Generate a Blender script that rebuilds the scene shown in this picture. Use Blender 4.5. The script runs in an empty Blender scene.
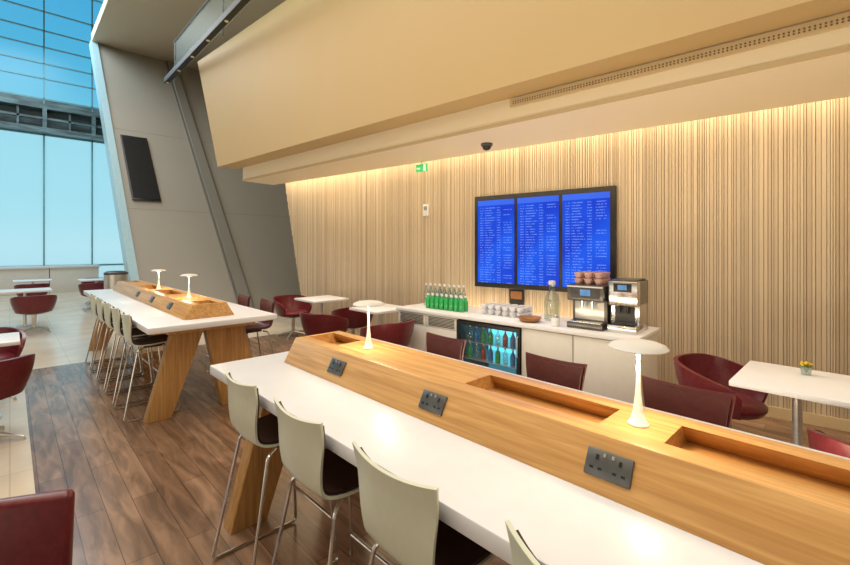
import bpy, bmesh, math, random
from mathutils import Vector, Matrix
random.seed(7)
S = bpy.context.scene
C = S.collection
try:
    S.view_settings.view_transform = 'Standard'
except Exception:
    pass
PI = math.pi
CAMH = 1.6; FPX = 430.0; HOR = 247.0; YAW = math.radians(44)

# ------------------------------------------------------------------ materials
def nt(name):
    m = bpy.data.materials.new(name); m.use_nodes = True
    t = m.node_tree; b = t.nodes['Principled BSDF']
    return m, t, b
def pm(name, c1, c2=None, scale=14, rough=.5, metal=0, stretch=(1,1,1), bump=0, coat=0, trans=0, emis=None, estr=0, alpha=1, ior=1.45, dist=0):
    m, t, b = nt(name)
    if c2 is None: c2 = tuple(x*.95 for x in c1)
    tc = t.nodes.new('ShaderNodeTexCoord'); mp = t.nodes.new('ShaderNodeMapping')
    mp.inputs['Scale'].default_value = stretch
    t.links.new(tc.outputs['Object'], mp.inputs['Vector'])
    n = t.nodes.new('ShaderNodeTexNoise'); n.inputs['Scale'].default_value = scale; n.inputs['Detail'].default_value = 4; n.inputs['Distortion'].default_value = dist
    t.links.new(mp.outputs[0], n.inputs['Vector'])
    r = t.nodes.new('ShaderNodeValToRGB')
    r.color_ramp.elements[0].color = (*c2, 1); r.color_ramp.elements[0].position = .35
    r.color_ramp.elements[1].color = (*c1, 1); r.color_ramp.elements[1].position = .65
    t.links.new(n.outputs['Fac'], r.inputs[0]); t.links.new(r.outputs[0], b.inputs['Base Color'])
    b.inputs['Roughness'].default_value = rough; b.inputs['Metallic'].default_value = metal
    b.inputs['IOR'].default_value = ior
    if coat: b.inputs['Coat Weight'].default_value = coat
    if trans: b.inputs['Transmission Weight'].default_value = trans
    if emis:
        b.inputs['Emission Color'].default_value = (*emis, 1); b.inputs['Emission Strength'].default_value = estr
    if alpha < 1: b.inputs['Alpha'].default_value = alpha
    if bump:
        bp = t.nodes.new('ShaderNodeBump'); bp.inputs['Strength'].default_value = bump; bp.inputs['Distance'].default_value = .01
        t.links.new(n.outputs['Fac'], bp.inputs['Height']); t.links.new(bp.outputs[0], b.inputs['Normal'])
    return m
def brickmat(name, c1, c2, mortar, w, h, msize, rot, rough, offset=.5, streak=None, sscale=(30,2,1), amt=.6, dist=.3):
    m, t, b = nt(name)
    tc = t.nodes.new('ShaderNodeTexCoord'); mp = t.nodes.new('ShaderNodeMapping')
    mp.inputs['Rotation'].default_value = (0,0,rot)
    t.links.new(tc.outputs['Object'], mp.inputs['Vector'])
    k = t.nodes.new('ShaderNodeTexBrick'); k.offset = offset
    k.inputs['Color1'].default_value = (*c1,1); k.inputs['Color2'].default_value = (*c2,1); k.inputs['Mortar'].default_value = (*mortar,1)
    k.inputs['Scale'].default_value = 1; k.inputs['Brick Width'].default_value = w; k.inputs['Row Height'].default_value = h
    k.inputs['Mortar Size'].default_value = msize; k.inputs['Bias'].default_value = 0
    t.links.new(mp.outputs[0], k.inputs['Vector'])
    n = t.nodes.new('ShaderNodeTexNoise'); n.inputs['Scale'].default_value = 1; n.inputs['Detail'].default_value = 6; n.inputs['Distortion'].default_value = dist
    mp2 = t.nodes.new('ShaderNodeMapping'); mp2.inputs['Scale'].default_value = sscale
    t.links.new(tc.outputs['Object'], mp2.inputs['Vector']); t.links.new(mp2.outputs[0], n.inputs['Vector'])
    r = t.nodes.new('ShaderNodeValToRGB')
    lo = streak or (.6,.6,.6)
    r.color_ramp.elements[0].color = (*lo,1); r.color_ramp.elements[0].position = .35
    r.color_ramp.elements[1].color = (1.3,1.25,1.2,1); r.color_ramp.elements[1].position = .68
    t.links.new(n.outputs['Fac'], r.inputs[0])
    mx = t.nodes.new('ShaderNodeMixRGB'); mx.blend_type = 'MULTIPLY'; mx.inputs[0].default_value = amt
    t.links.new(k.outputs['Color'], mx.inputs[1]); t.links.new(r.outputs[0], mx.inputs[2])
    t.links.new(mx.outputs[0], b.inputs['Base Color'])
    b.inputs['Roughness'].default_value = rough
    return m

M = {}
M['white'] = pm('white_laminate', (.80,.81,.85), (.78,.79,.83), rough=.3)
M['white_panel'] = pm('white_panel', (.74,.72,.68), (.72,.70,.66), rough=.45)
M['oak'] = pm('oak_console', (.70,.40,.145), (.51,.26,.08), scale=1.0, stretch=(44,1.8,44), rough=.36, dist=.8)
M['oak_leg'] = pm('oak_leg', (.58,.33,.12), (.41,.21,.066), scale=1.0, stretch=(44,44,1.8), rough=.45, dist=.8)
M['cream'] = pm('cream_shell', (.70,.73,.60), (.68,.71,.58), scale=30, rough=.3)
M['pad'] = pm('near_black_pad', (.040,.014,.014), (.028,.010,.010), scale=40, rough=.42)
M['maroon_dark'] = pm('dark_maroon_pad', (.11,.025,.024), (.088,.019,.019), scale=40, rough=.38)
M['maroon'] = pm('maroon_leather', (.15,.019,.026), (.115,.013,.019), scale=40, rough=.30)
M['burgundy'] = pm('burgundy_shell', (.135,.028,.027), (.105,.022,.022), scale=40, rough=.34)
M['chrome'] = pm('chrome', (.75,.75,.74), (.7,.7,.7), rough=.18, metal=1)
M['steel'] = pm('brushed_steel', (.72,.71,.68), (.62,.61,.58), scale=3, stretch=(1,1,40), rough=.28, metal=.8)
M['darksteel'] = pm('dark_steel', (.16,.155,.15), (.12,.115,.11), scale=3, stretch=(1,1,40), rough=.3, metal=.8)
M['socket'] = pm('socket_grey', (.15,.155,.16), (.12,.125,.13), scale=20, rough=.32, metal=.6)
M['black'] = pm('black_plastic', (.018,.018,.02), (.012,.012,.014), rough=.35)
M['darkgrey'] = pm('dark_grey', (.07,.07,.07), (.05,.05,.05), rough=.4)
M['slat'] = pm('slat_cream', (.66,.55,.405), (.64,.53,.385), scale=2, stretch=(6,6,.6), rough=.55)
M['slat_tan'] = pm('slat_tan', (.60,.495,.36), (.58,.475,.345), scale=2, stretch=(6,6,.6), rough=.55)
M['slat_dark'] = pm('slat_dark', (.53,.43,.305), (.51,.41,.29), scale=2, stretch=(6,6,.6), rough=.55)
M['slat_gap'] = pm('slat_gap', (.38,.285,.185), (.35,.26,.165), scale=2, rough=.7)
M['hole'] = pm('vent_hole', (.20,.145,.085), (.17,.12,.07), rough=.7)
M['gold'] = pm('bulkhead_tan', (.56,.405,.20), (.55,.395,.193), scale=.6, rough=.5)
M['soffit'] = pm('soffit_cream', (.88,.78,.58), (.87,.77,.57), scale=.6, rough=.55)
M['fascia'] = pm('fascia_tan', (.66,.52,.31), (.65,.51,.30), scale=.6, rough=.6)
M['clad'] = pm('grey_cladding', (.405,.385,.34), (.39,.37,.325), scale=.5, rough=.42)
M['joint'] = pm('cladding_joint', (.32,.305,.27), (.30,.285,.25), scale=.5, rough=.5)
M['clad2'] = pm('pillar_grey', (.30,.29,.26), (.275,.265,.235), scale=.5, rough=.4)
M['fin'] = pm('blue_lit_fin', (.46,.68,.78), (.42,.64,.74), rough=.3)  # white fin with the blue daylight on it put into the colour
M['ceil'] = pm('ceiling_paint', (.66,.57,.43), (.64,.55,.41), scale=.5, rough=.7)
M['plain'] = pm('plain_wall', (.60,.55,.46), (.58,.53,.44), scale=.5, rough=.7)
M['mull'] = pm('mullion_metal', (.18,.40,.48), (.15,.34,.42), rough=.4, metal=.1)
M['truss'] = pm('truss_steel', (.14,.16,.155), (.10,.12,.115), rough=.5, metal=.2)
M['band'] = pm('window_band', (.15,.25,.28), (.06,.09,.10), scale=2.5, stretch=(.6,1,3), rough=.4)
M['beam'] = pm('dark_beam', (.022,.018,.013), (.015,.012,.009), rough=.5)
M['shade'] = pm('lamp_white_glow', (.86,.84,.78), (.84,.82,.76), rough=.4, emis=(1,.86,.64), estr=.22)  # slight emission paints the bulb's glow onto base and stem
M['cap'] = pm('lamp_cap', (.74,.73,.70), (.72,.71,.68), rough=.4)
M['shade_in'] = pm('lamp_glow', (.9,.8,.6), (.9,.8,.6), rough=.5, emis=(1,.76,.45), estr=5)
M['greenglass'] = pm('green_bottle', (.02,.42,.10), (.015,.36,.08), rough=.08, coat=.6)
M['pink'] = pm('pink_cup', (.62,.40,.37), (.58,.37,.34), rough=.35)
M['brown'] = pm('brown_bowl', (.36,.16,.05), (.28,.12,.04), rough=.45)
M['yellow'] = pm('yellow_flower', (.72,.52,.03), (.60,.42,.02), rough=.6)
M['leaf'] = pm('leaf_green', (.10,.26,.04), (.06,.18,.03), rough=.6)
M['exit'] = pm('exit_green', (.05,.45,.14), (.04,.42,.12), rough=.4, emis=(.05,.7,.2), estr=.5)
M['exitw'] = pm('exit_white', (.8,.9,.8), (.8,.9,.8), emis=(.7,1,.8), estr=.4)
M['cooler'] = pm('cooler_glow', (.1,.4,.6), (.05,.3,.55), scale=4, emis=(.08,.55,.72), estr=2.1)
M['bluejuice'] = pm('blue_bottle', (.04,.22,.65), (.03,.18,.55), rough=.15, coat=.5)
M['redjuice'] = pm('red_bottle', (.5,.06,.03), (.4,.05,.03), rough=.15, coat=.5)
M['lcd'] = pm('lcd', (.05,.2,.5), (.03,.1,.3), emis=(.25,.55,.9), estr=.3)
M['grey_ctl'] = pm('control_grey', (.3,.32,.3), (.26,.28,.26), rough=.3)
M['planks'] = brickmat('walnut_planks', (.31,.198,.13), (.205,.124,.079), (.10,.06,.038), 1.3, .14, .0022, PI/2, .21, streak=(.46,.43,.40), sscale=(13,2.1,1), amt=.78, dist=.9)
M['tile'] = brickmat('beige_tile', (.66,.58,.47), (.64,.56,.45), (.52,.46,.37), .6, .6, .005, 0, .22, offset=0, streak=(.9,.9,.9), sscale=(2,2,1), amt=.5)

def glassmat(name, c1, c2, rough, fac, scale=.4):
    m = bpy.data.materials.new(name); m.use_nodes = True; t = m.node_tree; t.nodes.clear()
    o = t.nodes.new('ShaderNodeOutputMaterial'); x = t.nodes.new('ShaderNodeMixShader')
    a = t.nodes.new('ShaderNodeBsdfTransparent'); g = t.nodes.new('ShaderNodeBsdfGlossy')
    n = t.nodes.new('ShaderNodeTexNoise'); n.inputs['Scale'].default_value = scale
    r = t.nodes.new('ShaderNodeValToRGB'); r.color_ramp.elements[0].color = (*c1,1); r.color_ramp.elements[1].color = (*c2,1)
    r.color_ramp.elements[0].position = .3; r.color_ramp.elements[1].position = .7
    t.links.new(n.outputs['Fac'], r.inputs[0]); t.links.new(r.outputs[0], a.inputs['Color'])
    g.inputs['Roughness'].default_value = rough; x.inputs[0].default_value = fac
    t.links.new(a.outputs[0], x.inputs[1]); t.links.new(g.outputs[0], x.inputs[2]); t.links.new(x.outputs[0], o.inputs[0])
    return m
def frostmat(name, c1, c2, fac):
    m = bpy.data.materials.new(name); m.use_nodes = True; t = m.node_tree; t.nodes.clear()
    o = t.nodes.new('ShaderNodeOutputMaterial'); x = t.nodes.new('ShaderNodeMixShader')
    a = t.nodes.new('ShaderNodeBsdfTransparent'); g = t.nodes.new('ShaderNodeBsdfTranslucent')
    n = t.nodes.new('ShaderNodeTexNoise'); n.inputs['Scale'].default_value = .5
    r = t.nodes.new('ShaderNodeValToRGB'); r.color_ramp.elements[0].color = (*c1,1); r.color_ramp.elements[1].color = (*c2,1)
    t.links.new(n.outputs['Fac'], r.inputs[0]); t.links.new(r.outputs[0], g.inputs['Color']); t.links.new(r.outputs[0], a.inputs['Color'])
    x.inputs[0].default_value = fac
    t.links.new(a.outputs[0], x.inputs[1]); t.links.new(g.outputs[0], x.inputs[2]); t.links.new(x.outputs[0], o.inputs[0])
    return m
M['glass'] = frostmat('frosted_window_glass', (.88,.97,.97), (.98,1,1), .55)
M['glass_up'] = glassmat('upper_window_glass', (.55,.82,.93), (.97,1,1), .4, .05, .5)
M['fridge_glass'] = glassmat('fridge_glass', (.80,.88,.88), (.90,.95,.95), .25, .10)
M['clear'] = glassmat('clear_glass', (.78,.87,.84), (.88,.94,.92), .08, .22, 20)
M['frost'] = glassmat('rail_glass', (.72,.78,.73), (.80,.86,.81), .3, .04)
def screenmat():
    m, t, b = nt('flight_board')
    N = t.nodes.new; L = t.links.new
    tc = N('ShaderNodeTexCoord'); sp = N('ShaderNodeSeparateXYZ'); L(tc.outputs['Object'], sp.inputs[0])
    def mth(op, a, bb=None):
        x = N('ShaderNodeMath'); x.operation = op
        for i, v in enumerate((a, bb)):
            if v is None: continue
            if isinstance(v, (int, float)): x.inputs[i].default_value = v
            else: L(v, x.inputs[i])
        return x.outputs[0]
    y, z = sp.outputs['Y'], sp.outputs['Z']
    zr = mth('MULTIPLY', z, 30); row = mth('FLOOR', zr); fz = mth('FRACT', zr)
    m1 = mth('MULTIPLY', mth('GREATER_THAN', fz, .36), mth('LESS_THAN', fz, .66))
    yc = mth('MULTIPLY', mth('ADD', y, .27), 1/.54)
    def wn(k):
        c = N('ShaderNodeCombineXYZ'); L(mth('FLOOR', mth('MULTIPLY', y, k)), c.inputs[0]); L(row, c.inputs[1])
        w = N('ShaderNodeTexWhiteNoise'); w.noise_dimensions = '2D'; L(c.outputs[0], w.inputs['Vector']); return w.outputs['Value']
    oi = N('ShaderNodeObjectInfo')
    c = N('ShaderNodeCombineXYZ'); L(row, c.inputs[0]); L(oi.outputs['Random'], c.inputs[1]); wr = N('ShaderNodeTexWhiteNoise'); wr.noise_dimensions = '2D'; L(c.outputs[0], wr.inputs['Vector'])
    rag = mth('MULTIPLY', wr.outputs['Value'], .14)
    def col(a, bnd): return mth('MULTIPLY', mth('GREATER_THAN', yc, a), mth('LESS_THAN', yc, bnd))
    cols = mth('ADD', col(.84,.94), mth('ADD', mth('MULTIPLY', mth('LESS_THAN', yc, .80), mth('GREATER_THAN', mth('SUBTRACT', yc, rag), .50)), mth('ADD', col(.36,.46), mth('MULTIPLY', col(.06,.28), mth('GREATER_THAN', wr.outputs['Value'], .3)))))
    mask = mth('MULTIPLY', mth('MULTIPLY', mth('MULTIPLY', m1, mth('GREATER_THAN', wn(120), .25)), cols), mth('LESS_THAN', z, .47))
    head = mth('GREATER_THAN', z, .485)
    nz = N('ShaderNodeTexNoise'); nz.inputs['Scale'].default_value = 1.6; L(tc.outputs['Object'], nz.inputs['Vector'])
    rb = N('ShaderNodeValToRGB'); rb.color_ramp.elements[0].position = .3; rb.color_ramp.elements[0].color = (.004,.025,.48,1); rb.color_ramp.elements[1].position = .7; rb.color_ramp.elements[1].color = (.010,.10,.74,1)
    L(nz.outputs['Fac'], rb.inputs[0])
    mx = N('ShaderNodeMixRGB'); L(rb.outputs[0], mx.inputs[1]); mx.inputs[2].default_value = (.30,.48,1,1)
    L(mth('MULTIPLY', mask, .42), mx.inputs[0])
    mx2 = N('ShaderNodeMixRGB'); L(mth('MULTIPLY', head, .35), mx2.inputs[0]); L(mx.outputs[0], mx2.inputs[1]); mx2.inputs[2].default_value = (.1,.25,.95,1)
    b.inputs['Base Color'].default_value = (.004,.006,.02,1); b.inputs['Roughness'].default_value = .35
    b.inputs['Specular IOR Level'].default_value = .08
    L(mx2.outputs[0], b.inputs['Emission Color']); b.inputs['Emission Strength'].default_value = 1.2
    return m
M['screen'] = screenmat()

# ------------------------------------------------------------------ mesh helpers
def merge(bm, tmp, mat):
    for f in tmp.faces: f.material_index = mat
    me = bpy.data.meshes.new('tmp'); tmp.to_mesh(me); bm.from_mesh(me); bpy.data.meshes.remove(me); tmp.free()
def box(bm, x0,x1,y0,y1,z0,z1, mat=0, bev=0, Mx=None, seg=2):
    t = bmesh.new(); bmesh.ops.create_cube(t, size=1)
    for v in t.verts:
        v.co = Vector(((x0+x1)/2+v.co.x*(x1-x0), (y0+y1)/2+v.co.y*(y1-y0), (z0+z1)/2+v.co.z*(z1-z0)))
    if bev: bmesh.ops.bevel(t, geom=t.edges[:], offset=bev, segments=seg, affect='EDGES', profile=.5)
    if Mx: t.transform(Mx)
    merge(bm, t, mat)
def hexa(bm, b4, t4, mat=0, bev=0, seg=2):
    t = bmesh.new(); v = [t.verts.new(p) for p in list(b4)+list(t4)]
    for f in ((3,2,1,0),(4,5,6,7),(0,1,5,4),(1,2,6,5),(2,3,7,6),(3,0,4,7)): t.faces.new([v[i] for i in f])
    bmesh.ops.recalc_face_normals(t, faces=t.faces[:])
    if bev: bmesh.ops.bevel(t, geom=t.edges[:], offset=bev, segments=seg, affect='EDGES', profile=.5)
    merge(bm, t, mat)
def lathe(bm, prof, seg=24, c=(0,0,0), mat=0, axis=None):
    t = bmesh.new(); rings = []
    for r, z in prof:
        if r < 1e-5: rings.append([t.verts.new((0,0,z))])
        else: rings.append([t.verts.new((r*math.cos(2*PI*i/seg), r*math.sin(2*PI*i/seg), z)) for i in range(seg)])
    for A, B in zip(rings, rings[1:]):
        for i in range(seg):
            j = (i+1) % seg
            q = [A[i % len(A)], A[j % len(A)], B[j % len(B)], B[i % len(B)]]
            u = []
            for x in q:
                if x not in u: u.append(x)
            if len(u) > 2: t.faces.new(u)
    for R, rev in ((rings[0], True), (rings[-1], False)):
        if len(R) > 2: t.faces.new(R[::-1] if rev else R)
    bmesh.ops.recalc_face_normals(t, faces=t.faces[:])
    if axis is not None: t.transform(axis)
    t.transform(Matrix.Translation(c)); merge(bm, t, mat)
def fillet(pts, rad, n=5):
    pts = [Vector(p) for p in pts]; out = [pts[0]]
    for a, b, c in zip(pts, pts[1:], pts[2:]):
        d1 = (a-b); d2 = (c-b); r = min(rad, d1.length*.45, d2.length*.45)
        p, q = b+d1.normalized()*r, b+d2.normalized()*r
        for i in range(n+1):
            u = i/n; out.append(p*(1-u)**2+b*2*u*(1-u)+q*u*u)
    out.append(pts[-1]); return out
def tube(bm, pts, r, seg=8, mat=0):
    pts = [Vector(p) for p in pts]; t = bmesh.new(); rings = []
    up = Vector((0,0,1)); prev = None
    for i, p in enumerate(pts):
        d = (pts[min(i+1,len(pts)-1)]-pts[max(i-1,0)]).normalized()
        if prev is None:
            x = d.cross(up if abs(d.z) < .9 else Vector((1,0,0))).normalized()
        else:
            x = (prev-d*prev.dot(d)).normalized()
        prev = x; y = d.cross(x); rr = r[i] if isinstance(r,(list,tuple)) else r
        rings.append([t.verts.new(p+(x*math.cos(2*PI*k/seg)+y*math.sin(2*PI*k/seg))*rr) for k in range(seg)])
    for A, B in zip(rings, rings[1:]):
        for k in range(seg): t.faces.new((A[k],A[(k+1)%seg],B[(k+1)%seg],B[k]))
    t.faces.new(rings[0][::-1]); t.faces.new(rings[-1])
    bmesh.ops.recalc_face_normals(t, faces=t.faces[:]); merge(bm, t, mat)
def sheet(bm, P, th, mat=0):
    ni, nj = len(P), len(P[0]); t = bmesh.new(); N = []
    for i in range(ni):
        row = []
        for j in range(nj):
            a = P[min(i+1,ni-1)][j]-P[max(i-1,0)][j]; b = P[i][min(j+1,nj-1)]-P[i][max(j-1,0)]
            row.append(a.cross(b).normalized())
        N.append(row)
    A = [[t.verts.new(P[i][j]) for j in range(nj)] for i in range(ni)]
    B = [[t.verts.new(P[i][j]+N[i][j]*th) for j in range(nj)] for i in range(ni)]
    for i in range(ni-1):
        for j in range(nj-1):
            t.faces.new((A[i][j],A[i+1][j],A[i+1][j+1],A[i][j+1])); t.faces.new((B[i][j],B[i][j+1],B[i+1][j+1],B[i+1][j]))
    for i in range(ni-1):
        for j in (0, nj-1): t.faces.new((A[i][j],A[i+1][j],B[i+1][j],B[i][j]))
    for j in range(nj-1):
        for i in (0, ni-1): t.faces.new((A[i][j],A[i][j+1],B[i][j+1],B[i][j]))
    bmesh.ops.recalc_face_normals(t, faces=t.faces[:]); merge(bm, t, mat)
def obj(name, bm, mats, parent=None, smooth=True, loc=None):
    me = bpy.data.meshes.new(name); bmesh.ops.recalc_face_normals(bm, faces=bm.faces[:]) if len(bm.faces) < 3000 else None
    bm.to_mesh(me); bm.free()
    for m in (mats if isinstance(mats,(list,tuple)) else [mats]): me.materials.append(m)
    if smooth:
        for p in me.polygons: p.use_smooth = True
        me.set_sharp_from_angle(angle=math.radians(35))
    o = bpy.data.objects.new(name, me); C.objects.link(o)
    if parent: o.parent = parent
    if loc: o.location = loc
    return o
def tag(o, label, cat, group=None):
    o['label'] = label; o['category'] = cat
    if group: o['group'] = group
    return o
def thing(name, label, cat, loc=(0,0,0), rotz=0, group=None):
    o = bpy.data.objects.new(name, None); C.objects.link(o); o.empty_display_size = .1
    o.location = loc; o.rotation_euler = (0,0,rotz)
    return tag(o, label, cat, group)
def struct(name, bm, m, smooth=False):
    o = obj(name, bm, m, None, smooth); o['kind'] = 'structure'; return o
def dup(root, loc, rotz, label=None, group=None):
    r = root.copy(); C.objects.link(r); r.location = loc; r.rotation_euler = (0,0,rotz)
    if label: r['label'] = label
    if group: r['group'] = group
    for ch in [o for o in C.objects if o.parent == root]:
        c = ch.copy(); C.objects.link(c); c.parent = r
        for g in [o for o in C.objects if o.parent == ch]:
            d = g.copy(); C.objects.link(d); d.parent = c
    return r
def B(): return bmesh.new()

# ------------------------------------------------------------------ setting
bm = B()
def quad(bm, pts, mat=0):
    f = bm.faces.new([bm.verts.new(p) for p in pts]); f.material_index = mat
quad(bm, [(-7,3.74,0),(.12,3.74,0),(.12,22,0),(-7,22,0)]); quad(bm, [(.12,7.6,0),(8,7.6,0),(8,22,0),(.12,22,0)])
struct('floor', bm, M['tile'])
bm = B()
quad(bm, [(-7,-5,0),(8,-5,0),(8,3.74,0),(-7,3.74,0)]); quad(bm, [(.12,3.74,0),(8,3.74,0),(8,7.6,0),(.12,7.6,0)])
struct('floor', bm, M['planks'])

WANG = math.radians(8.28); WO = Vector((5.24,.13,0))
def ww(x, s, z=0): return (WO.x+x*math.cos(WANG)-s*math.sin(WANG), WO.y+x*math.sin(WANG)+s*math.cos(WANG), z)
def zmin(s): return max(0.0, (s-7.6)*4.18)
bm = B()
hexa(bm, [(.012,-4.2,0),(.15,-4.2,0),(.15,7.6,0),(.012,7.6,0)], [(.012,-4.2,3.0),(.15,-4.2,3.0),(.15,8.31,3.0),(.012,8.31,3.0)], 3)
s = -4.2
while s < 8.25:
    w = random.choice((.012,.016,.020,.026,.032)); g = random.choice((.004,.005,.006))
    dp = random.choice((0,.002,.004)); zb = zmin(s+w)
    if zb < 2.7:
        hexa(bm, [(dp,s,zb),(.02,s,zb),(.02,s+w,zb),(dp,s+w,zb)], [(dp,s,2.99),(.02,s,2.99),(.02,s+w,2.99),(dp,s+w,2.99)], random.choice((0,0,1,1,2)))
    s += w+g
o = struct('wall_right', bm, [M['slat'], M['slat_tan'], M['slat_dark'], M['slat_gap']]); o.location = WO; o.rotation_euler = (0,0,WANG)
bm = B(); box(bm, -.015,.0,-4.2,7.6,0,.10, 0)
o = struct('baseboard_right', bm, M['fascia']); o.location = WO; o.rotation_euler = (0,0,WANG)

# soffit with a light slot along the slat wall, and the tall bulkhead above
def wn_(a): return 5.24-.1455*(a-.13)
bm = B()
hexa(bm, [(3.15,8.19,2.84),(4.14,-4,2.84),(wn_(-4)-.26,-4,2.84),(wn_(8.3)-.26,8.3,2.84)], [(3.15,8.19,3.09),(4.14,-4,3.09),(wn_(-4)-.26,-4,3.09),(wn_(8.3)-.26,8.3,3.09)], 0)
hexa(bm, [(wn_(8.3)-.26,8.3,3.03),(wn_(-4)-.26,-4,3.03),(wn_(-4)+.2,-4,3.03),(wn_(8.3)+.2,8.3,3.03)], [(wn_(8.3)-.26,8.3,3.09),(wn_(-4)-.26,-4,3.09),(wn_(-4)+.2,-4,3.09),(wn_(8.3)+.2,8.3,3.09)], 0)
struct('ceiling', bm, M['soffit'])
bm = B()
hexa(bm, [(2.78,8.43,3.09),(3.856,-4,3.09),(4.2,-4,3.09),(3.13,8.43,3.09)], [(2.70,9.34,5.3),(3.856,-4,5.3),(4.2,-4,5.3),(3.05,9.34,5.3)], 0)
struct('wall_upper', bm, M['gold'])
bm = B()
hexa(bm, [(3.142,8.19,2.835),(4.132,-4,2.835),(4.15,-4,2.835),(3.16,8.19,2.835)], [(3.142,8.19,2.87),(4.132,-4,2.87),(4.15,-4,2.87),(3.16,8.19,2.87)])
struct('trim_1', bm, M['fascia'])
# air grille : rows of round holes along the fascia
def fas(a): return 3.15+.0812*(8.19-a)
bm = B()
hexa(bm, [(fas(2.5)-.022,2.5,2.99),(fas(-1.2)-.022,-1.2,2.99),(fas(-1.2)-.002,-1.2,2.99),(fas(2.5)-.002,2.5,2.99)],
     [(fas(2.5)-.022,2.5,3.07),(fas(-1.2)-.022,-1.2,3.07),(fas(-1.2)-.002,-1.2,3.07),(fas(2.5)-.002,2.5,3.07)], 0)
RY = Matrix.Rotation(PI/2, 4, 'Y')
a = 2.46
while a > -1.18:
    for dz in (3.020, 3.040):
        lathe(bm, [(0,-.003),(.0065,-.003),(.0065,.003),(0,.003)], 8, (fas(a)-.0232,a,dz), 1, RY)
    a -= .026
tag(obj('air_grille', bm, [M['fascia'], M['hole']], smooth=False), 'long tan air grille strip with two rows of round holes on the ceiling fascia', 'vent')

# leaning end wall
LN = .85; A0 = 10.6
def la(z): return A0+LN*z
def lean(bm, n0, n1, z0, z1, off, th, mat=0, bev=0):
    hexa(bm, [(n0,la(z0)-off,z0),(n1,la(z0)-off,z0),(n1,la(z0)-off+th,z0),(n0,la(z0)-off+th,z0)],
             [(n0,la(z1)-off,z1),(n1,la(z1)-off,z1),(n1,la(z1)-off+th,z1),(n0,la(z1)-off+th,z1)], mat, bev)
bm = B(); lean(bm, 2.05,4.0,0,8.3,0,.35); lean(bm, 4.4,8,0,8.3,0,.35); lean(bm,4.0,4.4,0,8.3,-.05,.3)
for z in (2.55, 4.95): lean(bm, 2.07,4.0,z,z+.014,.004,.02,1); lean(bm,4.4,8,z,z+.014,.004,.02,1)
struct('wall_end', bm, [M['clad'], M['joint']])
bm = B(); lean(bm, 1.90,2.07,0,8.35,.08,.5); struct('trim_2', bm, M['fin'])
bm = B(); lean(bm, 4.06,4.32,0,8.3,.14,.2); lean(bm, 4.0,4.03,0,8.3,.02,.2); lean(bm,4.37,4.4,0,8.3,.02,.2); struct('trim_3', bm, M['clad2'])
bm = B(); lean(bm, 2.22,2.86,2.8,4.75,.09,.07,0,.012); lean(bm, 2.25,2.83,2.85,4.70,.097,.02,1)
tag(obj('wall_speaker', bm, [M['black'], M['black']]), 'tall black rectangular panel mounted on the leaning grey wall', 'wall panel')
bm = B(); box(bm, 1.92,8,7,17.75,8.3,8.6); struct('ceiling', bm, M['ceil'])
bm = B(); box(bm, -7.2,8.2,-5.2,22.2,12,12.2); struct('ceiling', bm, M['ceil'])
bm = B(); box(bm, -7.2,-7,-5,22,0,12); struct('wall_left', bm, M['plain'])
bm = B(); box(bm, -7.2,8.2,-5.2,-5,0,12); struct('wall_back', bm, M['plain'])
bm = B(); box(bm, 8,8.2,-5,22,0,12); struct('wall_side', bm, M['plain'])
bm = B(); hexa(bm, [(3.06,9.3,5.3),(4.2,-4,5.3),(8,-4,5.3),(8,9.3,5.3)], [(3.06,9.3,5.4),(4.2,-4,5.4),(8,-4,5.4),(8,9.3,5.4)]); struct('floor_upper', bm, M['plain'])

# curtain wall
mulls = [-6.9,-4.7,-3.3,-1.9,-.5,.9,2.3,3.7,5.1]
for nm, z0, z1, mt in (('window_1',0,5.7,M['glass']),('window_2',7.0,12,M['glass_up'])):
    bm = B()
    for n0, n1 in zip(mulls, mulls[1:]): quad(bm, [(n0,21,z0),(n1,21,z0),(n1,21,z1),(n0,21,z1)])
    struct(nm, bm, mt)
bm = B()
for n in mulls: box(bm, n-.020,n+.020,20.94,21.04,0,12)
for z in (.9, 5.7, 7.0): box(bm, -7,5.1,20.94,21.04,z-.03,z+.03)
for z in (7.75, 8.3, 8.9, 9.5, 10.2, 11.2): box(bm, -7,5.1,20.94,21.04,z-.016,z+.016)
struct('trim_4', bm, M['mull'])
bm = B()
box(bm, -7,5.1,20.95,21.0,5.7,7.0); box(bm, -7,5.1,20.4,20.95,5.72,5.86); box(bm, -7,5.1,20.5,20.95,6.55,6.72); box(bm, -7,5.1,20.6,20.7,6.18,6.26)
for n in mulls: box(bm, n-.06,n+.06,20.5,20.95,5.86,6.55); box(bm, n+.67,n+.73,20.6,20.95,5.86,6.55)
struct('trim_5', bm, M['band'])
# window counter
t = thing('window_counter', 'long low white counter running along the foot of the tall windows', 'counter', (-1.2,20.0,0))
bm = B(); box(bm, -4.8,3.6,-.3,.3,.86,.94,0,.01); obj('top', bm, M['white'], t)
bm = B()
for i in range(6): box(bm, -4.7+i*1.38,-4.7+i*1.38+1.36,-.25,.25,0,.86,0,.01)
obj('body', bm, M['white_panel'], t)

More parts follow.
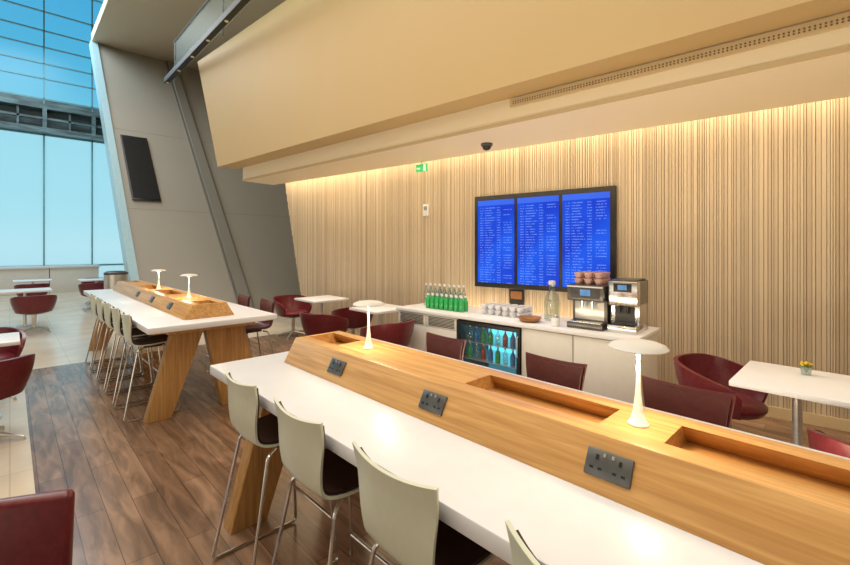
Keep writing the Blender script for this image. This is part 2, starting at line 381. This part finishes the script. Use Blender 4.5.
# gallery edge : dark beam and glass balustrade
bm = B()
box(bm, 2.46,2.56,-3.5,10.9,5.24,5.36,0,.01)
for i in range(9): lathe(bm, [(0,-.01),(.03,-.01),(.03,.01),(0,.01)], 12, (2.51,3.6+i*.9,5.238), 1)
struct('trim_6', bm, [M['beam'], M['soffit']])
t = thing('balustrade', 'clear glass balustrade with slim posts above the dark gallery beam at the top', 'railing', (2.66,0,5.36))
bm = B()
for i in range(4): box(bm, -.006,.006,-1.2+i*3+.02,-1.2+i*3+2.98,.02,.80)
obj('panel', bm, M['frost'], t)
for i in range(5):
    bm = B(); box(bm, -.012,.012,-1.212+i*3,-1.188+i*3,-.1,.82,0,.005); obj('post', bm, M['truss'], t)
bm = B(); tube(bm, [(0,-1.3,.83),(0,10.9,.83)], .02, 8); obj('handrail', bm, M['truss'], t)

# ------------------------------------------------------------------ bar tables
TC = 1.43; CT = 1.04
def bar_table(name, label, y0, y1, sockets, plats, legs):
    t = thing(name, label, 'table', (TC,0,0))
    bm = B(); box(bm, -.578,.578,y0,y1,.845,.90,0,.006); obj('tabletop', bm, M['white'], t)
    bm = B(); box(bm, -.40,.40,y0+.12,y1-.12,.80,.845,0,.004); obj('apron', bm, M['oak'], t)
    w = .055
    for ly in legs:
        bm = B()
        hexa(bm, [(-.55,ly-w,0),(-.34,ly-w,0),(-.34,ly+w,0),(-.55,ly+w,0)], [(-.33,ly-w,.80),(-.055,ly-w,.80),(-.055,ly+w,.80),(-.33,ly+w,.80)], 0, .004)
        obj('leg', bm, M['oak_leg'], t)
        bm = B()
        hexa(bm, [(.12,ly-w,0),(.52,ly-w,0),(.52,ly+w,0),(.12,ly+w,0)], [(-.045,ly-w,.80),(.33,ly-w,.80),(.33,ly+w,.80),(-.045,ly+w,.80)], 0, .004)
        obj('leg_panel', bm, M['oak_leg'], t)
    c0, c1 = y0+.25, y1-.25
    fronts = []
    for sx, nm in ((-1,'console_front_panel'),(1,'console_back_panel')):
        bm = B()
        hexa(bm, [(sx*.235,c0,.90),(sx*.20,c0,.90),(sx*.20,c1,.90),(sx*.235,c1,.90)], [(sx*.158,c0,CT),(sx*.085,c0,CT),(sx*.085,c1,CT),(sx*.158,c1,CT)], 0, .002)
        fronts.append(obj(nm, bm, M['oak'], t))
    for e0, e1 in ((c0,c0+.03),(c1-.03,c1)):
        bm = B(); hexa(bm, [(-.20,e0,.90),(.20,e0,.90),(.20,e1,.90),(-.20,e1,.90)], [(-.09,e0,CT-.001),(.09,e0,CT-.001),(.09,e1,CT-.001),(-.09,e1,CT-.001)]); obj('console_end', bm, M['oak'], t)
    bm = B(); box(bm, -.145,.145,c0+.02,c1-.02,.90,.975); obj('console_floor', bm, M['oak'], t)
    for p0, p1 in plats:
        bm = B(); hexa(bm, [(-.14,p0,.975),(.14,p0,.975),(.14,p1,.975),(-.14,p1,.975)], [(-.088,p0,CT-.001),(.088,p0,CT-.001),(.088,p1,CT-.001),(-.088,p1,CT-.001)]); obj('console_cover', bm, M['oak'], t)
    ang = math.atan2(.077,.14)
    for sy in sockets:
        bm = B()
        Mx = Matrix.Translation((-.1985,sy,.972)) @ Matrix.Rotation(ang, 4, 'Y')
        box(bm, -.006,.004,-.066,.066,-.038,.038,0,.004,Mx)
        for k in (-1,1):
            box(bm, -.008,0,k*.033-.004,k*.033+.004,.008,.022,1,0,Mx)
            for q in (-1,1): box(bm, -.008,0,k*.033+q*.012-.005,k*.033+q*.012+.005,-.018,-.012,1,0,Mx)
            box(bm, -.009,0,k*.012-.004,k*.012+.004,.020,.030,2,0,Mx)
        obj('power_socket', bm, [M['socket'], M['black'], M['steel']], fronts[0])
    return t
bar_table('bar_table', 'nearest long white bar table with oak power console', -1.85, 2.72, [.52,1.23,1.94], [(.41,.60),(1.16,2.12),(-.20,-.17),(-1.0,-.8)], [-1.45,2.52])
bar_table('bar_table', 'farther white bar table by the windows, seen end on with slanted oak legs', 4.30, 8.80, [5.2,6.0,6.8], [(4.85,5.75),(6.45,6.65),(7.4,8.2)], [4.60,8.4])

# lamps
def make_lamp(label, y):
    t = thing('table_lamp', label, 'lamp', (TC,y,CT))
    bm = B(); lathe(bm, [(0,0),(.030,0),(.031,.004),(.023,.015),(.015,.045),(.0095,.09),(.0065,.13),(.0065,.15)], 24); obj('base', bm, M['shade'], t)
    bm = B(); lathe(bm, [(.006,.145),(.006,.242)], 16); obj('stem', bm, M['shade'], t)
    bm = B(); lathe(bm, [(0,.263),(.035,.262),(.062,.258),(.080,.251),(.087,.243),(.085,.240),(.055,.242),(.0,.244)], 36)
    obj('shade', bm, M['cap'], t)
    bm = B(); lathe(bm, [(0,.240),(.03,.240),(.03,.235),(0,.235)], 20); obj('diffuser', bm, M['shade_in'], t)
    return t
L1 = make_lamp('nearest mushroom lamp, the large one at the right on the oak console', .51)
lampy = [.51, 1.93, 5.25, 6.6]
for y, lb in ((1.93,'mushroom lamp at the far end of the near table console'),(5.25,'nearer of the two mushroom lamps on the farther bar table'),(6.6,'farther of the two mushroom lamps on the farther bar table')):
    dup(L1, (TC,y,CT), 0, lb)

# ------------------------------------------------------------------ stools
def cat(pts, n):
    out = []
    P = [Vector(p) for p in pts]; P = [P[0]*2-P[1]]+P+[P[-1]*2-P[-2]]
    for i in range(1, len(P)-2):
        for k in range(n):
            u = k/n; a,b,c,d = P[i-1:i+3]
            out.append(.5*((2*b)+(c-a)*u+(2*a-5*b+4*c-d)*u*u+(3*b-a-3*c+d)*u**3))
    out.append(P[-2]); return out
prof = [Vector((p.x,0,p.y)) for p in cat([(.215,.650),(.195,.668),(.10,.674),(-.04,.664),(-.135,.664),(-.190,.690),(-.212,.76),(-.222,.84),(-.229,.91),(-.240,.972)], 3)]
def stool_grid(inset, r0, r1, lift):
    P = []; n = len(prof)
    for i, p in enumerate(prof):
        f = i/(n-1)
        if f < r0 or f > r1: continue
        back = max(0, min(1, (f-.5)*3))
        w = .180 if f < .3 else .180-.028*math.sin(min(1,(f-.3)/.3)*PI/2) if f < .6 else .152+.034*((f-.6)/.4)
        if f < .05: w -= .02*(1-f/.05)**2
        w -= inset
        row = []
        for j in range(15):
            q = -1+j/7
            up = .016*(q*q-.5)*max(0,(f-.8)/.2) if f > .8 else 0
            row.append(Vector((p.x+.026*back*q*q, q*w, p.z+.014*(1-back)*q*q+up)))
        P.append(row)
    N = []
    for i in range(len(P)):
        N.append([(P[min(i+1,len(P)-1)][j]-P[max(i-1,0)][j]).cross(P[i][min(j+1,14)]-P[i][max(j-1,0)]).normalized() for j in range(15)])
    sgn = 1 if N[3][7].z > 0 else -1
    P = [[P[i][j]+N[i][j]*lift*sgn for j in range(15)] for i in range(len(P))]
    return P, sgn
def make_stool(label, x, y, rz, grp, shellmat, padmat):
    t = thing('bar_stool', label, 'bar stool', (x,y,0), rz, grp)
    P, sg = stool_grid(0, 0, 1, 0)
    bm = B(); sheet(bm, P, -.011*sg); obj('shell', bm, shellmat, t)
    P, sg = stool_grid(.008, .03, .99, .001)
    bm = B(); sheet(bm, P, .010*sg); obj('seat_pad', bm, padmat, t)
    for sy in (-1,1):
        bm = B()
        tube(bm, fillet([(-.10,sy*.13,.640),(-.15,sy*.165,.632),(-.27,sy*.225,.010),(.19,sy*.225,.010),(.13,sy*.165,.632),(.06,sy*.13,.646)], .03), .008, 8)
        obj('leg', bm, M['chrome'], t)
    bm = B(); tube(bm, [(.172,-.21,.22),(.172,.21,.22)], .0085, 8); obj('footrest', bm, M['chrome'], t)
    bm = B(); box(bm, -.09,.09,-.13,.13,.638,.652,0,.004); obj('mount_plate', bm, M['darkgrey'], t)
    return t
st0 = make_stool('cream backed bar stool nearest the far left end of the near table', 1.01, 2.10, 0, 'stools on the near side of the close table', M['cream'], M['pad'])
for x, y, r, lb in ((1.01,1.53,0,'second cream bar stool along from the far end of the near table'),(1.01,.96,0,'largest fully seen cream bar stool, third along the near table'),(.975,.335,-.27,'bar stool cropped by the bottom edge, only its back corner showing')):
    dup(st0, (x,y,0), r, lb)
st1 = make_stool('burgundy bar stool behind the near table, right beside the large lamp', 1.98, .58, PI, 'stools on the far side of the close table', M['burgundy'], M['maroon_dark'])
for y, lb in ((1.23,'burgundy bar stool behind the near table, in front of the white counter'),(2.07,'burgundy bar stool behind the near table, in front of the drinks fridge')):
    dup(st1, (1.98,y,0), PI, lb)
for i, lb in enumerate(('nearest','second nearest','third nearest','fourth nearest','farthest')):
    dup(st0, (1.01,4.92+.57*i,0), 0, lb+' cream bar stool in the row along the farther table', 'stools on the near side of the farther table')
for y, lb in ((4.95,'burgundy bar stool on the far right side of the farther table, nearer one'),(5.65,'burgundy bar stool on the far right side of the farther table, farther one')):
    dup(st1, (1.98,y,0), PI, lb, 'stools on the far side of the farther table')

# ------------------------------------------------------------------ tub chairs and low tables
def star_base(t):
    bm = B(); lathe(bm, [(.028,.06),(.028,.20),(.035,.21),(.035,.33),(.12,.345),(0,.35)], 20); obj('pedestal', bm, M['steel'], t)
    for k in range(4):
        bm = B(); a = PI/4+k*PI/2
        tube(bm, [(.02*math.cos(a),.02*math.sin(a),.085),(.16*math.cos(a),.16*math.sin(a),.06),(.30*math.cos(a),.30*math.sin(a),.022)], [.022,.018,.012], 8)
        lathe(bm, [(0,0),(.016,0),(.016,.014),(0,.02)], 10, (.295*math.cos(a),.295*math.sin(a),0))
        obj('leg', bm, M['steel'], t)
def make_tub(label, x, y, rz, grp=None):
    t = thing('tub_chair', label, 'chair', (x,y,0), rz, grp)
    P = []
    n = 32
    for i in range(n+1):
        ph = math.radians(-128+256*i/n); f = abs(ph)/math.radians(128)
        top = .71-.12*max(0,(f-.32)/.68)**1.3
        if f > .92: top -= .05*((f-.92)/.08)
        row = []
        for j in range(9):
            q = j/8; z = .40+(top-.40)*q
            r = .235+.065*math.sin(q*PI/2)
            sq = 1/(abs(math.cos(ph))**3+abs(math.sin(ph))**3)**(1/3)
            rr = r*(.72+.28*sq)
            row.append(Vector((-math.cos(ph)*rr-.015*q, math.sin(ph)*rr, z)))
        P.append(row)
    bm = B(); sheet(bm, P, -.030); obj('shell', bm, M['maroon'], t)
    bm = B(); lathe(bm, [(0,.345),(.15,.35),(.225,.375),(.25,.41),(.25,.43),(.22,.455),(.12,.465),(0,.467)], 32); obj('seat', bm, M['maroon'], t)
    star_base(t)
    return t
G1 = 'maroon tub chairs by the slat wall'; G2 = 'maroon tub chairs on the tiled floor at the left'
tub = make_tub('maroon tub chair at the right, in front of the slat wall beside the counter', 3.92, .76, -PI/2-.15, G1)
for x, y, r, lb, g in (
    (3.02,-.10,.0,'maroon tub chair cropped by the right edge, near side of the white table',G1),
    (3.66,7.20,-PI/2,'leftmost maroon tub chair by the slat wall, far side of the small table',G1),
    (3.86,5.62,PI/2,'maroon tub chair nearest the slat wall between the two small white tables',G1),
    (3.18,5.30,.25,'maroon tub chair on the aisle side of the small tables by the slat wall',G1),
    (3.36,4.16,PI/2,'maroon tub chair just left of the white service counter end',G1),
    (-.18,5.02,PI*.6,'maroon tub chair cropped by the left edge, nearer of the pair',G2),
    (-.20,6.40,-PI*.45,'maroon tub chair cropped by the left edge, farther of the pair',G2),
    (.33,10.9,PI/2,'maroon tub chair in front of the small white table at the far left',G2),
    (.40,14.35,PI/2,'maroon tub chair behind the far left table, facing the windows',G2),
    (1.55,13.65,PI/2,'maroon tub chair near side of the table closest to the metal bin',G2),
    (1.75,15.2,-PI/2,'maroon tub chair far side of the table closest to the metal bin',G2)):
    dup(tub, (x,y,0), r, lb, g)
# square backed chair, bottom left corner
t = thing('lounge_chair', 'square backed maroon leather chair cut by the bottom left corner', 'chair', (-.19,1.72,0), math.radians(-116))
bm = B(); hexa(bm, [(-.27,-.25,.42),(-.20,-.25,.42),(-.20,.25,.42),(-.27,.25,.42)], [(-.315,-.245,.78),(-.26,-.245,.78),(-.26,.245,.78),(-.315,.245,.78)], 0, .022, 4); obj('backrest', bm, M['maroon'], t)
bm = B(); box(bm, -.25,.25,-.25,.25,.35,.46,0,.03,None,4); obj('seat', bm, M['maroon'], t)
star_base(t)

def make_table(label, x, y, sx, sy, posts, rz=0):
    t = thing('low_table', label, 'table', (x,y,0), rz)
    bm = B(); box(bm, -sx/2,sx/2,-sy/2,sy/2,.705,.74,0,.006); obj('tabletop', bm, M['white'], t)
    for py in posts:
        bm = B(); lathe(bm, [(0,0),(.19,0),(.19,.010),(.03,.018),(.026,.03),(.026,.69),(.10,.695),(.10,.705),(0,.705)], 24, (0,py,0)); obj('pedestal', bm, M['steel'], t)
    return t
make_table('long low white table at the right with a yellow flower pot', 3.69, -.09, .71, 1.45, (.42,-.45))
make_table('small white table by the slat wall farthest from the counter', 3.78, 6.42, .66, .66, (0,))
make_table('small white table by the slat wall close to the counter end', 3.80, 4.84, .66, .62, (0,))
make_table('small white table at the left edge between two maroon chairs', -.24, 5.70, .62, .60, (0,))
make_table('small white table at the far left behind a maroon chair', .22, 11.8, .8, .75, (0,))
make_table('small white table near the window counter, left of the bin', .43, 15.1, .75, .7, (0,))
make_table('small white table at the far windows closest to the metal bin', 1.67, 14.4, .75, .7, (0,))
# flower pot
t = thing('flower_pot', 'small glass pot of yellow flowers on the right hand white table', 'plant', (3.86,.30,.74))
bm = B(); lathe(bm, [(0,0),(.026,0),(.033,.055),(.030,.055),(.024,.006),(0,.006)], 20); obj('pot', bm, M['clear'], t)
bm = B()
for i in range(26):
    a = random.random()*6.28; r = random.random()*.032
    lathe(bm, [(0,-.009),(.009,0),(0,.009)], 6, (r*math.cos(a),r*math.sin(a),.062+random.random()*.022), 0)
obj('flowers', bm, M['yellow'], t)
bm = B()
for i in range(9):
    a = i*.7; tube(bm, [(.0,.0,.01),(.014*math.cos(a),.014*math.sin(a),.04),(.03*math.cos(a),.03*math.sin(a),.07)], [.002,.003,.001], 5)
obj('stems', bm, M['leaf'], t)
# bin
t = thing('waste_bin', 'round brushed metal bin at the far end of the farther table', 'bin', (1.62,11.1,0))
bm = B(); lathe(bm, [(0,0),(.20,0),(.21,.02),(.21,1.02),(.19,1.02),(.19,.95),(0,.95)], 28); obj('body', bm, M['steel'], t)
bm = B(); lathe(bm, [(.212,1.02),(.215,1.06),(.16,1.09),(.12,1.09),(.12,1.03)], 28); obj('lid', bm, M['darkgrey'], t)

# ------------------------------------------------------------------ service counter
CANG = math.radians(3.7); CO = (3.915,1.55)
def cw(x, y, z=0): return (CO[0]+x*math.cos(CANG)-y*math.sin(CANG), CO[1]+x*math.sin(CANG)+y*math.cos(CANG), z)
CL = 2.86; CR = -.13
bm = B(); box(bm, -.02,.72,CR-.02,CL,.76,.80,0,.005)
o = tag(obj('worktop', bm, M['white']), 'long white worktop of the service counter holding the coffee machines', 'worktop'); o.location = cw(0,0); o.rotation_euler = (0,0,CANG)
def cabinet(label, y0, y1, vents):
    t = thing('cabinet', label, 'cabinet', cw(0,y0), CANG); w = y1-y0
    bm = B(); box(bm, .02,.70,.0,w,.08,.76,0,.003); obj('body', bm, M['white_panel'], t)
    bm = B(); box(bm, .06,.66,.0,w,0,.08); obj('plinth', bm, M['darkgrey'], t)
    nd = 2 if w > .8 else 1
    for k in range(nd):
        d0, d1 = k*w/nd+.004, (k+1)*w/nd-.004
        top = .60 if vents else .75
        bm = B(); box(bm, 0,.02,d0,d1,.09,top,0,.003); d = obj('door', bm, M['white_panel'], t)
        if vents:
            bm = B(); box(bm, .004,.02,d0,d1,.607,.75,0,.002)
            for q in range(7): box(bm, .0,.006,d0+.04,d1-.04,.624+q*.017,.632+q*.017,1)
            obj('vent_grille', bm, [M['white_panel'], M['black']], t)
    return t
cabinet('plain white cabinet at the right end of the counter', CR, .43, False)
cabinet('plain white cabinet between the drinks fridge and the end cabinet', .435, .99, False)
cabinet('white cabinet with dark vent slots at the left end of the counter', 1.84, 2.84, True)
# fridge
F0, F1 = .995, 1.835; w = F1-F0
t = thing('drinks_fridge', 'black glass fronted drinks fridge under the counter', 'fridge', cw(0,F0), CANG)
bm = B()
box(bm, .02,.66,0,.03,.03,.755); box(bm, .02,.66,w-.03,w,.03,.755); box(bm, .02,.66,.03,w-.03,.70,.755); box(bm, .02,.66,.03,w-.03,.03,.12); box(bm, .62,.66,.03,w-.03,.12,.70)
obj('body', bm, M['black'], t)
bm = B(); box(bm, .60,.618,.035,w-.035,.125,.695); obj('light_panel', bm, M['cooler'], t)
for z in (.30,.50):
    bm = B(); box(bm, .06,.59,.032,w-.032,z-.008,z); obj('shelf', bm, M['steel'], t)
d0, d1 = .003, w-.003
bm = B(); box(bm, -.02,.018,d0,d0+.04,.10,.74); box(bm, -.02,.018,d1-.04,d1,.10,.74); box(bm, -.02,.018,d0+.04,d1-.04,.70,.74); box(bm, -.02,.018,d0+.04,d1-.04,.10,.14)
d = obj('door', bm, M['black'], t)
bm = B(); quad(bm, [(0,d0+.04,.14),(0,d1-.04,.14),(0,d1-.04,.70),(0,d0+.04,.70)]); obj('glass', bm, M['fridge_glass'], d)
bm = B(); tube(bm, [(-.02,d0+.02,.66),(-.04,d0+.02,.65),(-.04,d0+.02,.45),(-.02,d0+.02,.44)], .006, 8); obj('handle', bm, M['steel'], d)
def bottle(name, label, loc, bodym, capm, h, r, grp):
    t = thing(name, label, 'bottle', loc, CANG, grp)
    bm = B(); lathe(bm, [(0,0),(r*.9,0),(r,h*.04),(r,h*.55),(r*.75,h*.68),(r*.36,h*.82),(r*.34,h*.92)], 16); obj('body', bm, bodym, t)
    bm = B(); lathe(bm, [(0,h*.92),(r*.40,h*.92),(r*.40,h),(0,h)], 12); obj('cap', bm, capm, t)
    return t
protos = {}
for zi, z in enumerate((.30,.50)):
    for k in range(8):
        key = ('greenglass','bluejuice','clear','greenglass','bluejuice','redjuice','clear','greenglass')[(k+zi*3) % 8]
        loc = cw(.14, F0+.08+k*.097, z)
        names = {'greenglass':'green','bluejuice':'blue','clear':'clear','redjuice':'red'}
        if key not in protos: protos[key] = bottle('drink_bottle', 'small %s drink bottle on a shelf inside the fridge' % names[key], loc, M[key], M['white_panel'], .17, .030, names[key]+' bottles inside the fridge')
        else: dup(protos[key], loc, CANG)
# green water bottles on the counter, clear taller bottles behind them
gb = None
for i in range(2):
    for j in range(8):
        loc = cw(.20+.085*i, 1.93+.078*j, .80)
        lb = 'green glass water bottle with white top standing on the counter left end'
        if gb is None:
            gb = thing('water_bottle', lb, 'bottle', loc, CANG, 'green water bottles on the counter')
            bm = B(); lathe(bm, [(0,0),(.030,0),(.034,.01),(.034,.11),(.030,.125)], 16); obj('body', bm, M['greenglass'], gb)
            bm = B(); lathe(bm, [(.030,.125),(.020,.145),(.013,.165),(.013,.172)], 16); obj('neck', bm, M['greenglass'], gb)
            bm = B(); lathe(bm, [(0,.17),(.016,.17),(.016,.192),(0,.192)], 12); obj('cap', bm, M['white'], gb)
        else: dup(gb, loc, CANG)
cb = None
for i in range(2):
    for j in range(8):
        loc = cw(.38+.09*i, 2.10+.082*j, .80)
        if cb is None: cb = bottle('water_bottle', 'tall clear water bottle behind the green bottles on the counter', loc, M['clear'], M['white'], .30, .036, 'clear bottles behind the green bottles')
        else: dup(cb, loc, CANG)
# cup stacks
cup = None
def make_cup(label, loc, mat, grp):
    c = thing('coffee_cup', label, 'cup', loc, .6, grp)
    bm = B(); lathe(bm, [(0,0),(.022,0),(.024,.004),(.036,.03),(.041,.058),(.038,.058),(.033,.03),(.02,.008),(0,.008)], 20); obj('bowl', bm, mat, c)
    bm = B(); tube(bm, fillet([(.036,0,.046),(.060,0,.046),(.056,0,.022),(.033,0,.018)], .012, 4), .004, 6); obj('handle', bm, mat, c)
    return c
for i in range(3):
    for j in range(6):
        for k in range(2):
            loc = cw(.28+.10*i, 1.16+.098*j, .80+.058*k)
            if cup is None: cup = make_cup('white coffee cup in the stacks beside the coffee machines', loc, M['white'], 'white cups stacked on the counter')
            else: dup(cup, loc, random.uniform(.2,1.4))
bm = B(); lathe(bm, [(0,0),(.08,0),(.10,.01),(.125,.05),(.118,.05),(.095,.016),(0,.012)], 28)
o = tag(obj('shallow_bowl', bm, M['brown']), 'shallow round brown bowl between the white cups and the carafe', 'bowl'); o.location = cw(.16,.98,.80)
t = thing('carafe', 'tall clear glass carafe standing left of the coffee machines', 'carafe', cw(.40,.84,.80))
bm = B(); lathe(bm, [(0,0),(.075,0),(.084,.012),(.084,.20),(.068,.26),(.036,.32),(.030,.38),(.036,.39)], 24); obj('body', bm, M['clear'], t)
bm = B(); lathe(bm, [(0,.39),(.037,.39),(.037,.43),(0,.435)], 16); obj('stopper', bm, M['white_panel'], t)
t = thing('sugar_pot', 'small white pot with lid in front of the coffee machines', 'pot', cw(.10,.66,.80))
bm = B(); lathe(bm, [(0,0),(.035,0),(.042,.02),(.042,.07),(.03,.085)], 20); obj('body', bm, M['white'], t)
bm = B(); lathe(bm, [(.032,.085),(.03,.095),(.008,.10),(.008,.115),(0,.117)], 16); obj('lid', bm, M['steel'], t)
# coffee machine with cups on top
t = thing('coffee_machine', 'dark coffee machine with pinkish cups on top, left one of the pair', 'coffee machine', cw(.12,.20,.80), CANG)
bm = B(); box(bm, .14,.42,0,.35,.0,.40,0,.012); box(bm, .0,.42,0,.35,.0,.06,0,.006); obj('body', bm, M['darksteel'], t)
bm = B(); box(bm, .02,.42,-.005,.355,.27,.43,0,.012); obj('head', bm, M['darksteel'], t)
bm = B(); box(bm, .014,.020,-.002,.352,.405,.418); obj('head_trim', bm, M['chrome'], t)
bm = B(); box(bm, .015,.022,.03,.32,.30,.40,0,.003); obj('control_panel', bm, M['darkgrey'], t)
bm = B(); box(bm, .012,.016,.12,.22,.325,.385,0); obj('display', bm, M['lcd'], t)
bm = B(); box(bm, .134,.142,.03,.32,.08,.26,0,.002); obj('back_plate', bm, M['steel'], t)
bm = B(); box(bm, .01,.14,.02,.33,.06,.07,0,.002); obj('drip_tray', bm, M['chrome'], t)
for y in (.12,.22):
    bm = B(); lathe(bm, [(0,.20),(.012,.20),(.018,.28)], 12, (.07,y,0)); obj('spout', bm, M['chrome'], t)
pc = None
for i in range(3):
    for j in range(3):
        for k in range(2):
            loc = cw(.12+.10+.10*i, .20+.07+.10*j, 1.231+.058*k)
            if pc is None: pc = make_cup('pinkish coffee cup stacked on top of the dark coffee machine', loc, M['pink'], 'pinkish cups on the coffee machine')
            else: dup(pc, loc, random.uniform(.2,1.4))
# chrome coffee machine
t = thing('coffee_machine', 'boxy chrome coffee machine at the right end of the counter', 'coffee machine', cw(.16,-.09,.80), CANG)
bm = B(); box(bm, .10,.38,0,.26,.02,.48,0,.01); box(bm, .0,.38,0,.26,.0,.07,0,.006); box(bm, .03,.38,0,.26,.25,.48,0,.01); obj('body', bm, M['chrome'], t)
bm = B(); box(bm, .022,.032,.05,.21,.38,.46,0,.003); obj('control_panel', bm, M['black'], t)
bm = B(); box(bm, .019,.024,.09,.17,.40,.445,0); obj('display', bm, M['lcd'], t)
bm = B(); box(bm, .094,.102,.04,.22,.09,.24,0,.002); obj('back_plate', bm, M['darkgrey'], t)
bm = B(); box(bm, .005,.10,.02,.24,.07,.078,0,.002); obj('drip_tray', bm, M['black'], t)
for y in (.095,.165):
    bm = B(); lathe(bm, [(0,.18),(.010,.18),(.014,.25)], 12, (.065,y,0)); obj('spout', bm, M['black'], t)
bm = B(); box(bm, .06,.36,.02,.24,.48,.495,0,.004); obj('cup_tray', bm, M['darksteel'], t)

# ------------------------------------------------------------------ wall items
t = thing('flight_display', 'wide black framed flight board of three blue portrait screens on the slat wall', 'screen', ww(0,2.81,1.675), WANG)
bm = B(); box(bm, -.07,.0,-.92,.92,-.62,.62,0,.01); obj('frame', bm, M['black'], t)
for k in (-1,0,1):
    bm = B(); box(bm, -.004,.004,-.272,.272,-.555,.555)
    obj('screen', bm, M['screen'], t, False, (-.073,k*.590,0))
bm = B(); box(bm, -.03,0,-.10,.10,-.10,.10,0,.006); box(bm, -.033,-.028,-.08,.08,-.02,.08,1)
o = tag(obj('wall_notice', bm, [M['black'], M['brown']]), 'small black square notice panel on the wall under the flight board', 'notice'); o.location = ww(0,3.12,.94); o.rotation_euler = (0,0,WANG)
bm = B(); box(bm, -.03,0,-.05,.05,-.09,.09,0,.008); box(bm, -.034,-.03,-.03,.03,.0,.06,1,.002)
o = tag(obj('wall_control', bm, [M['white'], M['grey_ctl']]), 'small white control box on the slat wall left of the flight board', 'control box'); o.location = ww(0,4.62,2.16); o.rotation_euler = (0,0,WANG)
t = thing('exit_sign', 'small green lit exit sign under the soffit by the slat wall', 'sign', (4.26,4.48,2.84), WANG)
bm = B(); tube(bm, [(0,0,0),(0,0,-.05)], .008, 8); obj('stem', bm, M['steel'], t)
bm = B(); box(bm, -.01,.01,-.10,.10,-.16,-.05,0,.004); obj('panel', bm, M['exit'], t)
bm = B(); box(bm, -.013,-.010,-.08,-.04,-.15,-.06); obj('door_symbol', bm, M['exitw'], t)
bm = B(); hexa(bm, [(-.013,.02,-.12),(-.010,.02,-.12),(-.010,.08,-.12),(-.013,.08,-.12)], [(-.013,.02,-.10),(-.010,.02,-.10),(-.010,.08,-.10),(-.013,.08,-.10)]); obj('arrow_symbol', bm, M['exitw'], t)
t = thing('dome_camera', 'dark dome camera fixed under the soffit above the flight board', 'security camera', (4.12,3.2,2.84))
bm = B(); lathe(bm, [(0,0),(.07,0),(.07,-.025),(.06,-.03),(0,-.03)], 24); obj('mount', bm, M['darkgrey'], t)
bm = B(); lathe(bm, [(.055,-.03),(.05,-.055),(.03,-.075),(0,-.082)], 24); obj('dome', bm, M['black'], t)

# ------------------------------------------------------------------ lights
def area(name, loc, rot, sx, sy, power, col):
    l = bpy.data.lights.new(name, 'AREA'); l.shape = 'RECTANGLE'; l.size = sx; l.size_y = sy; l.energy = power; l.color = col
    o = bpy.data.objects.new(name, l); C.objects.link(o); o.location = loc; o.rotation_euler = rot; return o
WARM = (1,.77,.49); NEU = (1,.91,.78)
area('overhead_fill', (.6,2.2,7.0), (0,0,0), 4, 8, 365, NEU)  # added fill over the near table, no ceiling fitting behind it
area('overhead_fill_far', (.5,10,7.6), (0,0,0), 3, 8, 240, (1,.95,.88))  # added overhead fill for the far end of the room
area('window_counter_fill', (-.5,17,9), (0,0,0), 4, 5, 400, (.82,.95,1))  # added cool fill above the window counter and far tiles
area('bulkhead_fill', (-1.5,2.0,4.6), (0,math.radians(-90),0), 2.0, 7, 66, WARM)  # added warm area light to brighten the bulkhead face
area('side_fill', (-4.5,2.5,1.5), (0,math.radians(-100),0), 2.6, 11, 85, (1,.90,.75))
p = ww(-.15,2.0,3.0); area('cove_light', p, (0,0,WANG), .2, 12.2, 42, (1,.82,.56))
p = ww(-.15,7.0,3.0); area('cove_light_end', p, (0,0,WANG), .2, 2.4, 16, (1,.82,.56))
p = ww(-.9,2.2,2.82); area('soffit_light', p, (0,0,WANG), .6, 10, 52, WARM)
p = ww(-.16,3.0,.50); area('counter_up_fill', p, (PI,0,WANG), .12, 2.2, 14, WARM)  # added upward fill hidden behind the counter to lighten the soffit
area('soffit_up_fill', (2.42,1.1,.55), (0,math.radians(-165),0), .25, 5.0, 50, (1,.82,.56))  # added fill hidden behind the near table, aimed up at soffit and wall
for y in lampy:
    l = bpy.data.lights.new('lamp_bulb', 'POINT'); l.energy = 4.6; l.color = (1,.78,.50); l.shadow_soft_size = .03
    o = bpy.data.objects.new('lamp_bulb', l); C.objects.link(o); o.location = (TC,y,CT+.20)
wd = bpy.data.worlds.new('sky'); S.world = wd; wd.use_nodes = True; t = wd.node_tree
bg = t.nodes['Background']; tc = t.nodes.new('ShaderNodeTexCoord'); sp = t.nodes.new('ShaderNodeSeparateXYZ'); r = t.nodes.new('ShaderNodeValToRGB')
t.links.new(tc.outputs['Generated'], sp.inputs[0]); t.links.new(sp.outputs['Z'], r.inputs[0]); t.links.new(r.outputs[0], bg.inputs[0])
e = r.color_ramp.elements; e[0].position = 0; e[0].color = (.60,.86,.90,1); e[1].position = 1; e[1].color = (.05,.22,.42,1)
for p, c in ((.06,(.42,.76,.86)),(.2,(.28,.67,.80)),(.30,(.13,.53,.75)),(.45,(.08,.42,.70))):
    x = e.new(p); x.color = (*c,1)
bg.inputs[1].default_value = 1.1

cam = bpy.data.cameras.new('camera'); co = bpy.data.objects.new('camera', cam); C.objects.link(co)
co.location = (0,0,CAMH); co.rotation_euler = (PI/2,0,-YAW); cam.sensor_width = 36; cam.lens = FPX/850*36
cam.shift_y = -(282.5-HOR)/850; cam.clip_start = .05; cam.clip_end = 200
S.camera = co
